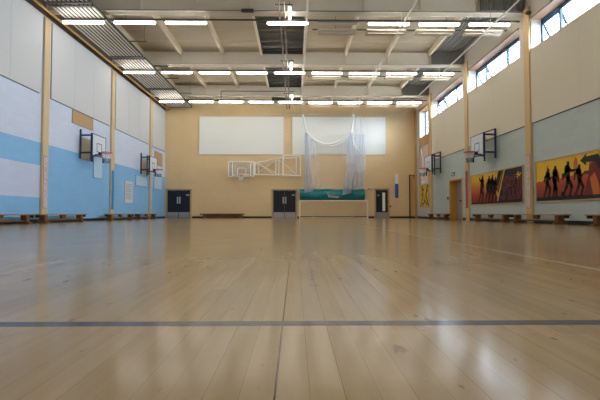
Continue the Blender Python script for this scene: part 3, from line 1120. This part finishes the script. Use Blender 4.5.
# small fittings on the end wall
o = MB().box(FX(395, 185), FX(398.2, 185), YF - .04, YF - .002, FZ(183.8), FZ(174))
t = thing('height_board', 'narrow upright board on the end wall, white above and blue below', 'board', (FX(396.6, 186), YF, FZ(199.2)))
o.build('upper_half', 'white', t, world=True)
MB().box(FX(395, 185), FX(398.2, 185), YF - .04, YF - .002, FZ(198), FZ(183.8)).build('lower_half', 'deep_blue', t, world=True)
MB().box(FX(395, 185), FX(398.2, 185), YF - .04, YF - .002, FZ(199.2), FZ(198)).build('foot_band', 'white', t, world=True)
t = thing('alarm_box', 'small grey box on the end wall just left of the single door', 'box', (FX(370, 188), YF, FZ(189.6)))
MB().cbox(FX(367.6, 188), FX(372.6, 188), YF - .09, YF - .002, FZ(189.8), FZ(187.6), .02).build('casing', 'rail', t, world=True)
MB().box(FX(368.4, 188), FX(369.4, 188), YF - .10, YF - .09, FZ(189.2), FZ(188.2)).build('lens', 'dark_metal', t, world=True)
t = thing('call_point', 'tiny dark call point just right of the single door', 'switch', (FX(390.2, 206.4), YF, FZ(207.2)))
MB().cbox(FX(389.7, 206), FX(391, 206), YF - .05, YF - .002, FZ(207.2), FZ(205.6), .01).build('casing', 'skirt', t, world=True)
MB().disc(FX(390.35, 206), FZ(206.4), .02, YF - .058, YF - .05).build('button', 'red', t, world=True)

# ------------------------------------------------------------------ wall-mounted basketball hoops
def make_hoop(loc, rot, label, brace):
    """local x along the wall, -y into the hall"""
    t = thing('basketball_hoop', label, 'basketball hoop', loc, rot, 'wall hoops on the side walls')
    D = .56
    for sx in (-.5, .5):
        MB().cbox(sx - .035, sx + .035, -.07, -.004, 2.72, 4.0, .01).build('wall_post', 'blue_steel', t)
        for z in (3.74, 2.98):
            MB().bar((sx, -.05, z), (sx * 1.08, -D + .02, z), .055).build('arm', 'blue_steel', t)
        if brace: MB().bar((sx, -.05, 3.98), (sx * 1.08, -D + .02, 3.82), .03).build('brace', 'blue_steel', t)
        MB().cbox(sx * 1.08 - .035, sx * 1.08 + .035, -D, -D + .06, 2.66, 3.83, .01).build('board_post', 'blue_steel', t)
    bo = MB().box(-.6, .6, -D - .045, -D - .005, 2.87, 3.80).build('backboard', 'board_white', t)
    ed = MB()
    for a in ((-.61, .61, 2.855, 2.885), (-.61, .61, 3.785, 3.815), (-.61, -.585, 2.87, 3.80), (.585, .61, 2.87, 3.80)):
        ed.box(a[0], a[1], -D - .055, -D, a[2], a[3])
    ed.build('board_edge', 'blue_steel', bo)
    tg = MB()
    for a in ((-.225, .225, 3.42, 3.455), (-.225, -.19, 3.06, 3.42), (.19, .225, 3.06, 3.42), (-.225, .225, 3.06, 3.09)):
        tg.box(a[0], a[1], -D - .049, -D - .045, a[2], a[3])
    tg.build('target_square', 'blue_steel', bo)
    MB().box(-.55, .55, -D + .0, -D + .05, 2.92, 2.99).box(-.08, .08, -D - .16, -D - .045, 2.95, 3.05).bar((-.5, -D, 2.9), (0, -D - .14, 2.95), .04).bar((.5, -D, 2.9), (0, -D - .14, 2.95), .04).build('ring_bracket', 'blue_steel', t)
    c = (0, -D - .16 - .225, 3.05)
    ring = MB().torus(c, .225, .018).torus((c[0], c[1], c[2] - .05), .225, .008).build('ring', 'red', t, smooth=True)
    hk, he = MB(), MB()
    for k in range(12):
        a = 2 * PI * k / 12
        for sgn in (1, -1):
            def pt(r_, da, dz): return (c[0] + r_ * math.cos(a + sgn * da), c[1] + r_ * math.sin(a + sgn * da), c[2] + dz)
            hk.tube([pt(.22, 0, 0), pt(.185, .26, -.13), pt(.15, .52, -.26)], .007, 4)
            he.tube([pt(.15, .52, -.26), pt(.13, .78, -.36), pt(.12, 1.04, -.46)], .009, 4)
    hk.build('net', 'hoop_net', ring)
    he.build('net_end', 'hoop_net_end', ring)
    return t


def pad(loc, rot, label):
    t = tag(MB().cbox(-.4, .4, -.035, -.004, 2.75, 3.68, .008).build('backing_board', 'ply', loc=loc, rot=rot), label, 'board', 'plywood boards behind the hoops')
    return t


make_hoop((XL, 17.9, 0), R90, 'blue framed hoop nearer the camera on the left wall', False)
make_hoop((XL, 24.75, 0), R90, 'blue framed hoop farther down the left wall', False)
make_hoop((XR - .045, 17.52, 0), -R90, 'blue framed hoop on the right wall above the running figures mural', True)
make_hoop((XR - .045, 24.02, 0), -R90, 'blue framed hoop farther down the right wall near the corner', True)
pad((XL, 17.9, 0), R90, 'pale plywood board on the left wall behind the nearer hoop')
pad((XL, 24.75, 0), R90, 'pale plywood board on the left wall behind the farther hoop')


# ------------------------------------------------------------------ boards and notices on the left wall
def wall_board(name, Y0, Y1, Z0, Z1, face, edge, label, cat, group=None, X=XL):
    t = thing(name, label, cat, (X, (Y0 + Y1) / 2, Z0), R90, group)
    h, H = (Y1 - Y0) / 2, Z1 - Z0
    MB().box(-h + .02, h - .02, -.03, 0, .02, H - .02).build('board', face, t)
    MB().box(-h, h, -.04, 0, 0, .03).box(-h, h, -.04, 0, H - .03, H).box(-h, -h + .03, -.04, 0, 0, H).box(h - .03, h, -.04, 0, 0, H).build('frame', edge, t)
    return t, h, H


wall_board('notice_board', 16.75, 18.45, 4.15, 4.70, 'cork', 'frame_wood', 'long tan cork board high on the left wall above the nearer hoop', 'notice board')
wall_board('notice_board', 26.6, 28.1, 3.6, 4.5, 'cork', 'frame_wood', 'tall tan cork board in the far corner of the left wall', 'notice board')
t, h, H = wall_board('wall_notice', 22.0, 23.1, .92, 2.14, 'paper', 'rail', 'pale framed notice low on the blue wall by the far left benches', 'notice')
ink = MB()
for k in range(9):
    z = H - .18 - k * .1
    ink.box(-h + .12, h - .12 - .2 * ((k * 7) % 3) / 3, -.034, -.03, z - .02, z + .02)
ink.build('printing', 'ink', t)
for Y0, Y1, Z0, Z1, lab in ((18.56, 19.45, 2.0, 2.95, 'faint pale blue square panel on the wall under the nearer left hoop'), (23.5, 25.3, 1.98, 2.6, 'faint blue square panel on the wall under the farther left hoop'), (26.5, 28.1, 1.95, 2.85, 'faint blue square panel in the far left corner')):
    wall_board('access_panel', Y0, Y1, Z0, Z1, 'panel_pale', 'panel_blue', lab, 'panel', 'square panels on the blue wall')


# vertical poster strips on the columns
def poster(side, c, v0, v1, mat, mark, label):
    X = XL + .09 if side == 'l' else XR - .09
    t = thing('column_poster', label, 'poster', (X, c, v0), R90 if side == 'l' else -R90, 'upright posters on the timber columns')
    MB().box(-.11, .11, -.012, 0, 0, v1 - v0).build('sheet', mat, t)
    MB().box(-.125, .125, -.008, 0, -.015, 0).box(-.125, -.11, -.008, 0, 0, v1 - v0).box(.11, .125, -.008, 0, 0, v1 - v0).box(-.125, .125, -.008, 0, v1 - v0, v1 - v0 + .015).build('border', mark or mat, t)
    return t


poster('l', 14.92, .55, 2.46, 'poster', 'mark_red', 'pale lettered strip on the left timber column nearest the camera')
poster('l', 20.4, .55, 2.5, 'poster_blue', None, 'plain strong blue strip on the second left column')
poster('l', 25.8, .55, 2.4, 'poster', 'ink', 'pale lettered strip on the third left column')
poster('r', 14.62, .55, 2.5, 'poster', 'mark_red', 'pale strip with red letters on the column between the two big murals')
poster('r', 19.92, .62, 2.45, 'poster_red', 'mark_dark', 'red lettered strip on the column beside the timber doorway')

# ------------------------------------------------------------------ benches
def make_bench():
    t = empty('gym_bench', (0, 0, 0))
    L = 1.57
    MB().cbox(-L, L, -.125, .125, .285, .325, .01).build('seat', 'bench_top', t)
    for sx in (-1.2, 1.2):
        lg = MB()
        lg.prism([(sx - .07, .05), (sx + .07, .05), (sx + .09, .285), (sx - .09, .285)], -.10, .10)
        lg.cbox(sx - .09, sx + .09, -.19, .19, 0, .06, .012)
        lg.build('leg', 'bench_leg', t)
    MB().prism([(-.08, .15), (.08, .15), (.17, .285), (-.17, .285)], -.05, .05).build('bracket', 'bench_leg', t)
    MB().cbox(-1.14, 1.14, -.04, .04, .075, .125, .008).build('balance_rail', 'bench_leg', t)
    for sx in (-1, 1):
        MB().box(sx * (L + .0), sx * (L - .16), -.07, .07, .262, .285).box(sx * (L - .02), sx * (L - .055), -.07, .07, .20, .27).build('hook', 'black', t)
    return t


bench0 = make_bench()
bl_ = [
    ((XL + .36, 12.25, 0), R90, 'timber gym bench on the left wall, nearest the camera'),
    ((XL + .36, 15.62, 0), R90, 'timber gym bench just past the first lettered column on the left wall'),
    ((XL + .36, 20.72, 0), R90, 'timber gym bench standing at the column with the blue strip'),
    ((XL + .36, 24.3, 0), R90, 'timber gym bench under the farther left hoop'),
    ((FX(222.4, 215, 28.45), 28.45, 0), 0, 'timber gym bench standing along the tan end wall'),
    ((XR - .36, 23.2, 0), -R90, 'timber gym bench on the right wall beyond the doorway'),
    ((XR - .36, 16.95, 0), -R90, 'timber gym bench under the running figures mural'),
    ((XR - .36, 13.72, 0), -R90, 'timber gym bench under the footballers mural, next to the lettered column'),
    ((XR - .36, 9.7, 0), -R90, 'timber gym bench cut off by the right edge of the photo'),
]
for i, (loc, rot, lab) in enumerate(bl_):
    b = bench0 if i == 0 else copy_tree(bench0)
    b.location = loc
    b.rotation_euler.z = rot
    if 'end wall' in lab: MB().box(-1.42, 1.42, .05, .075, .02, .285).build('shade_board', 'bench_leg', b)  # added dark board standing in for the shadow under this bench
    tag(b, lab, 'bench', 'gym benches along the walls')

# ------------------------------------------------------------------ doorway on the right wall
dn += 1
r = empty('door_%d' % dn, (XR, (DY0 + DY1) / 2, 0), -R90)
r['kind'] = 'structure'; r['label'] = 'recessed doorway with tan timber lining and pale door on the right wall'; r['category'] = 'door'
h = (DY1 - DY0) / 2
MB().box(-h - .07, -h, -.03, 0, 0, DZ + .07).box(h, h + .07, -.03, 0, 0, DZ + .07).box(-h, h, -.03, 0, DZ, DZ + .07).build('architrave', 'column', r)
MB().box(-h, -h + .02, 0, .42, 0, DZ).box(h - .02, h, 0, .42, 0, DZ).box(-h + .02, h - .02, 0, .42, DZ - .02, DZ).build('lining', 'lining', r)
lf = MB().box(-h + .03, h - .03, .38, .43, .01, DZ - .03).build('door_leaf', 'grey_leaf', r)
MB().box(-.01, .01, .372, .38, .02, DZ - .05).build('leaf_joint', 'gap', lf)
MB().box(-.30, -.04, .355, .38, 1.0, 1.07).tube([(-.28, .38, 1.03), (-.28, .31, 1.03), (-.08, .31, 1.03)], .02, 8).build('handle', 'black', lf)
MB().box(-h, h, .43, .45, 0, DZ).build('backing', 'gap', r)

t = thing('wall_lamp', 'small dark bracket fitting on the wall above the right doorway', 'lamp', on(0, 454.5, 176, XR))
p = on(0, 454.5, 174, XR)
MB().cbox(XR - .03, XR, p.y - .07, p.y + .07, p.z - .1, p.z + .1, .008).build('back_plate', 'mid_metal', t, world=True)
MB().tube([(XR - .02, p.y, p.z + .05), (XR - .14, p.y, p.z + .08), (XR - .16, p.y, p.z - .06), (XR - .08, p.y, p.z - .12)], .022, 8).build('bracket', 'dark_metal', t, world=True)
p = on(0, 448.3, 198.2, XR)
t = thing('call_point', 'small dark call point on the wall just left of the right doorway', 'switch', (XR, p.y, p.z))
MB().cbox(XR - .05, XR, p.y - .06, p.y + .06, p.z - .08, p.z + .08, .01).build('casing', 'dark_metal', t, world=True)
MB().box(XR - .056, XR - .05, p.y - .03, p.y + .03, p.z - .03, p.z + .03).build('button', 'red', t, world=True)
t = thing('sensor', 'small black sensor on the top of the nearest right column', 'sensor', (XR - .09, 14.5, 7.72))
MB().cbox(XR - .17, XR - .02, 14.37, 14.48, 7.69, 7.79, .02).build('body', 'dark_metal', t, world=True)
MB().tube([(XR - .17, 14.42, 7.73), (XR - .21, 14.39, 7.72)], .025, 10).build('lens', 'black', t, world=True)


# ------------------------------------------------------------------ murals
MZ0, MZ1 = .78, 2.15
Y0m, Y1m = -.030, -.034          # layers of paint, thin but real


def runner(mb, x, z, s, lean=.12, arms=0, y0=-.034, y1=-.030):
    """silhouette of a running figure, feet at z, height s"""
    hip = (x, z + .50 * s)
    sh = (x + lean * s, z + .80 * s)
    mb.stroke([hip, sh], [0.169 * s, 0.247 * s], y0, y1)
    mb.stroke([sh, (sh[0] + .02 * s, sh[1] + .07 * s)], .07 * s, y0, y1)
    mb.disc(sh[0] + .035 * s, sh[1] + .14 * s, .055 * s, y0, y1, 14, .07 * s)
    mb.stroke([hip, (x + .15 * s, z + .30 * s), (x + .06 * s, z + .03 * s), (x + .13 * s, z + .01 * s)], [0.156 * s, 0.111 * s, 0.065 * s, 0.052 * s], y0, y1)
    mb.stroke([hip, (x - .07 * s, z + .28 * s), (x - .20 * s, z + .06 * s), (x - .14 * s, z + .02 * s)], [0.156 * s, 0.104 * s, 0.065 * s, 0.052 * s], y0, y1)
    if arms == 0:
        mb.stroke([sh, (sh[0] - .16 * s, sh[1] - .08 * s), (sh[0] - .20 * s, sh[1] - .26 * s)], [0.104 * s, 0.078 * s, 0.052 * s], y0, y1)
        mb.stroke([sh, (sh[0] + .12 * s, sh[1] - .18 * s), (sh[0] + .20 * s, sh[1] - .10 * s)], [0.104 * s, 0.078 * s, 0.052 * s], y0, y1)
    elif arms == 1:     # elbow raised to the face
        mb.stroke([sh, (sh[0] - .18 * s, sh[1] + .02 * s), (sh[0] - .24 * s, sh[1] + .12 * s)], [0.104 * s, 0.078 * s, 0.052 * s], y0, y1)
        mb.stroke([sh, (sh[0] + .09 * s, sh[1] - .18 * s), (sh[0] + .05 * s, sh[1] - .32 * s)], [0.104 * s, 0.078 * s, 0.052 * s], y0, y1)
    else:               # one arm held straight out
        mb.stroke([sh, (sh[0] + .18 * s, sh[1] - .08 * s), (sh[0] + .36 * s, sh[1] - .07 * s)], [0.104 * s, 0.078 * s, 0.052 * s], y0, y1)
        mb.stroke([sh, (sh[0] - .13 * s, sh[1] - .16 * s), (sh[0] - .2 * s, sh[1] - .3 * s)], [0.104 * s, 0.078 * s, 0.052 * s], y0, y1)
    return mb


def walker(mb, x, z, s, y0=-.034, y1=-.030):
    hip = (x, z + .50 * s)
    sh = (x + .02 * s, z + .80 * s)
    mb.stroke([hip, sh], [0.182 * s, 0.260 * s], y0, y1)
    mb.disc(sh[0] + .01 * s, sh[1] + .13 * s, .055 * s, y0, y1, 14, .07 * s)
    mb.stroke([hip, (x + .07 * s, z + .26 * s), (x + .05 * s, z + .02 * s), (x + .12 * s, z + .01 * s)], [0.156 * s, 0.117 * s, 0.078 * s, 0.052 * s], y0, y1)
    mb.stroke([hip, (x - .03 * s, z + .26 * s), (x - .10 * s, z + .02 * s)], [0.156 * s, 0.117 * s, 0.065 * s], y0, y1)
    mb.stroke([sh, (sh[0] - .12 * s, sh[1] - .18 * s), (sh[0] - .08 * s, sh[1] - .34 * s)], [0.104 * s, 0.078 * s, 0.065 * s], y0, y1)
    mb.stroke([sh, (sh[0] + .12 * s, sh[1] - .16 * s), (sh[0] + .15 * s, sh[1] - .32 * s)], [0.104 * s, 0.078 * s, 0.065 * s], y0, y1)
    return mb


def mural_base(Yfar, length, label, face):
    t = thing('wall_mural', label, 'mural', (XR, Yfar, 0), -R90)
    MB().box(0, length, -.025, 0, MZ0, MZ1).build('panel', face, t)
    fr = MB()
    w = .045
    fr.box(-w, length + w, -.045, 0, MZ0 - w, MZ0).box(-w, length + w, -.045, 0, MZ1, MZ1 + w).box(-w, 0, -.045, 0, MZ0, MZ1).box(length, length + w, -.045, 0, MZ0, MZ1)
    fr.build('frame', 'frame_wood', t)
    return t


# running figures
LM = 4.45
t = mural_base(19.54, LM, 'framed mural of running figures and red graffiti on navy, on the right wall', 'm_sunset')
MB().prism([(2.30, MZ0), (LM, MZ0), (LM, MZ1), (3.0, MZ1)], -.028, -.025).build('navy_field', 'm_navy', t)
MB().prism([(2.62, MZ1), (2.98, MZ1), (2.52, 1.35), (2.25, 1.25)], -.030, -.025).prism([(0, MZ0), (LM, MZ0), (LM, .85), (0, .83)], -.030, -.025).build('black_band', 'm_black', t)
MB().prism([(3.08, MZ1), (3.17, MZ1), (2.56, .86), (2.49, .90)], -.032, -.025).disc(2.5, 1.2, .08, -.032, -.025).disc(2.56, 1.1, .06, -.032, -.025).stroke([(4.0, 1.8), (4.15, 1.95), (4.1, 1.72), (4.3, 1.9)], .07, -.032, -.025).build('yellow_flash', 'm_yellow', t)
MB().stroke([(2.2, 1.46), (2.4, 1.52), (2.62, 1.48)], .07, -.032, -.025).build('red_flash', 'm_red', t)
for x, s, a in ((1.05, 1.24, 1), (1.68, 1.16, 0), (1.98, 1.18, 0), (2.26, 1.06, 0)):
    runner(MB(), x, .85, s, .10, a).build('painted_runner', 'm_black', t)
# outlined graffiti lettering
L5 = {'S': [(1, .9), (.3, 1), (0, .78), (.3, .55), (.8, .5), (1, .25), (.7, 0), (0, .1)],
      'P': [(0, 0), (.05, 1), (.7, 1), (1, .78), (.75, .5), (.05, .45)],
      'E': [(1, .98), (.05, 1), (0, .52), (.8, .55), (0, .5), (.05, 0), (1, .05)],
      'D': [(0, 0), (.05, 1), (.65, .95), (1, .55), (.7, .05), (0, 0)]}
gx = 2.86
for i, ch in enumerate('SPEED'):
    lt = MB()
    w, hh = .25, .80 + .07 * (i % 2)
    zb = .96 + .04 * ((i * 3) % 3)
    pts = [(gx + px * w + .14 * (pz - .5), zb + pz * hh) for px, pz in L5[ch]]
    lt.stroke(pts, .10, -.030, -.027)
    lt.build('graffiti_letter', 'm_red', t)
    inner = MB()
    inner.stroke(pts, .055, -.033, -.0305)
    inner.build('letter_fill', 'm_navy', t)
    gx += .305
# footballers
t = mural_base(14.23, 4.5, 'framed yellow and red mural of footballers, at the right edge of the photo', 'm_yellow')
sk = [(0, .84), (0, 1.42), (.12, 1.48), (.3, 1.45), (.42, 1.52), (.55, 1.47), (.58, 1.92), (.63, 2.02), (.68, 1.92), (.72, 1.46), (.95, 1.50), (1.0, 1.72), (1.1, 1.76), (1.22, 1.70), (1.26, 1.5), (1.42, 1.52), (1.7, 1.50), (1.9, 1.55), (1.92, 1.95), (2.02, 2.10), (2.1, 2.0), (2.12, 1.5), (2.35, 1.52), (2.5, 1.62), (2.62, 1.55), (3.3, 1.55), (3.3, .84)]
MB().prism(sk, -.028, -.025).build('painted_skyline', 'm_sienna', t)
MB().box(0, 4.5, -.030, -.025, MZ0, .90).build('black_ground', 'm_black', t)
MB().prism([(1.36, 1.5), (1.56, 1.5), (1.56, 1.6), (1.48, 1.6), (1.48, 1.64), (1.36, 1.64)], -.030, -.025).build('painted_building', 'm_maroon', t)
MB().box(2.36, 2.56, -.030, -.025, 1.52, 1.62).build('painted_building', 'm_maroon', t)
MB().prism([(2.35, .9), (2.55, 1.5), (2.6, 1.9), (2.85, 2.0), (3.1, 1.9), (3.35, 1.6), (3.5, 1.3), (3.5, .9)], -.030, -.025).build('painted_player', 'm_maroon', t)
MB().prism([(2.72, .9), (2.6, 1.4), (2.8, 1.55), (2.95, 1.2), (2.98, .9)], -.032, -.025).prism([(3.1, .9), (3.08, 1.2), (3.22, 1.35), (3.3, .9)], -.032, -.025).stroke([(2.62, 1.82), (2.75, 1.9), (2.9, 1.88)], .05, -.032, -.025).build('painted_kit', 'm_orange', t)
MB().prism([(2.22, 1.95), (2.48, 2.13), (2.46, 2.04), (2.95, 2.06), (3.3, 1.5), (3.15, 1.42), (2.82, 1.86), (2.46, 1.88), (2.46, 1.78)], -.034, -.025).prism([(2.95, MZ1), (4.5, MZ1), (4.5, .84), (3.28, .84), (3.35, 1.62)], -.031, -.025).build('black_arrow', 'm_black', t)
MB().prism([(2.98, MZ1), (3.06, MZ1), (3.42, 1.55), (3.36, 1.52)], -.036, -.025).stroke([(3.5, 1.9), (3.7, 2.0), (3.9, 1.85), (3.8, 1.6), (3.55, 1.55), (3.45, 1.72)], .04, -.036, -.025).build('yellow_flash', 'm_yellow', t)
for x, s, kind in ((.62, 1.0, 'r'), (1.02, 1.06, 'w'), (1.66, 1.12, 'a'), (2.18, .96, 'r2')):
    m_ = MB()
    if kind == 'w': walker(m_, x, .88, s)
    elif kind == 'a': runner(m_, x, .88, s, -.02, 2)
    elif kind == 'r': runner(m_, x, .88, s, .03, 0)
    else: runner(m_, x, .88, s, -.04, 0)
    m_.build('painted_player', 'm_black', t)
MB().disc(1.40, .97, .085, -.034, -.025, 18).build('painted_ball', 'm_black', t)
# small mural under the pinkish window in the corner
t = thing('wall_mural', 'small yellow and black mural under the pinkish corner window', 'mural', (XR, 27.58, 0), -R90)
MB().box(0, 1.75, -.025, 0, .8, 2.22).build('panel', 'm_yellow', t)
MB().box(-.04, 1.79, -.04, 0, .76, .8).box(-.04, 1.79, -.04, 0, 2.22, 2.26).box(-.04, 0, -.04, 0, .8, 2.22).box(1.75, 1.79, -.04, 0, .8, 2.22).build('frame', 'frame_wood', t)
fl = MB()
rnd = random.Random(4)
for k in range(9):
    a = rnd.uniform(.05, 1.5)
    z = rnd.uniform(.9, 2.0)
    fl.prism([(a, z), (a + rnd.uniform(.1, .2), z - .05), (a + rnd.uniform(.0, .18), z + rnd.uniform(.1, .18))], -.030, -.025)
fl.stroke([(.1, .85), (.6, 1.5), (.4, 2.15)], .12, -.030, -.025).stroke([(1.65, .9), (1.2, 1.5), (1.55, 2.15)], .14, -.030, -.025).stroke([(.5, .85), (1.0, 1.2), (1.4, .9)], .1, -.030, -.025)
fl.build('black_shapes', 'm_black', t)
gw = MB()
for k in range(6):
    a = rnd.uniform(.2, 1.4)
    z = rnd.uniform(.95, 1.95)
    gw.stroke([(a, z), (a + .12, z + .2), (a + .05, z + .3)], .05, -.033, -.025)
gw.build('pale_shapes', 'm_grey', t)

# ------------------------------------------------------------------ daylight
w = bpy.data.worlds.new('daylight')
sc.world = w
w.use_nodes = True
bg = w.node_tree.nodes['Background']
bg.inputs[0].default_value = (.72, .84, 1.0, 1)
bg.inputs[1].default_value = 20.0
for a, b in bays + [(BY0, BY1)]:
    pd = bpy.data.lights.new('window_portal', 'AREA')
    pd.shape = 'RECTANGLE'
    z0, z1 = (SILL, HEAD) if b < 26 else (5.55, 7.4)
    pd.size, pd.size_y = b - a, z1 - z0
    pd.cycles.is_portal = True
    po = bpy.data.objects.new('window_portal', pd)
    po.matrix_world = Matrix.Translation((XW + .03, (a + b) / 2, (z0 + z1) / 2)) @ Matrix(((0, 0, 1, 0), (1, 0, 0, 0), (0, 1, 0, 0), (0, 0, 0, 1)))
    COL.objects.link(po)

sc.view_settings.view_transform = 'Standard'
sc.view_settings.look = 'None'
sc.view_settings.gamma = 1
sc.view_settings.use_curve_mapping = False
sc.view_settings.exposure = 0.86
sc.cycles.use_denoising = True
sc.cycles.max_bounces = 8
sc.cycles.diffuse_bounces = 5
sc.cycles.transparent_max_bounces = 24
sc.cycles.sample_clamp_indirect = 8
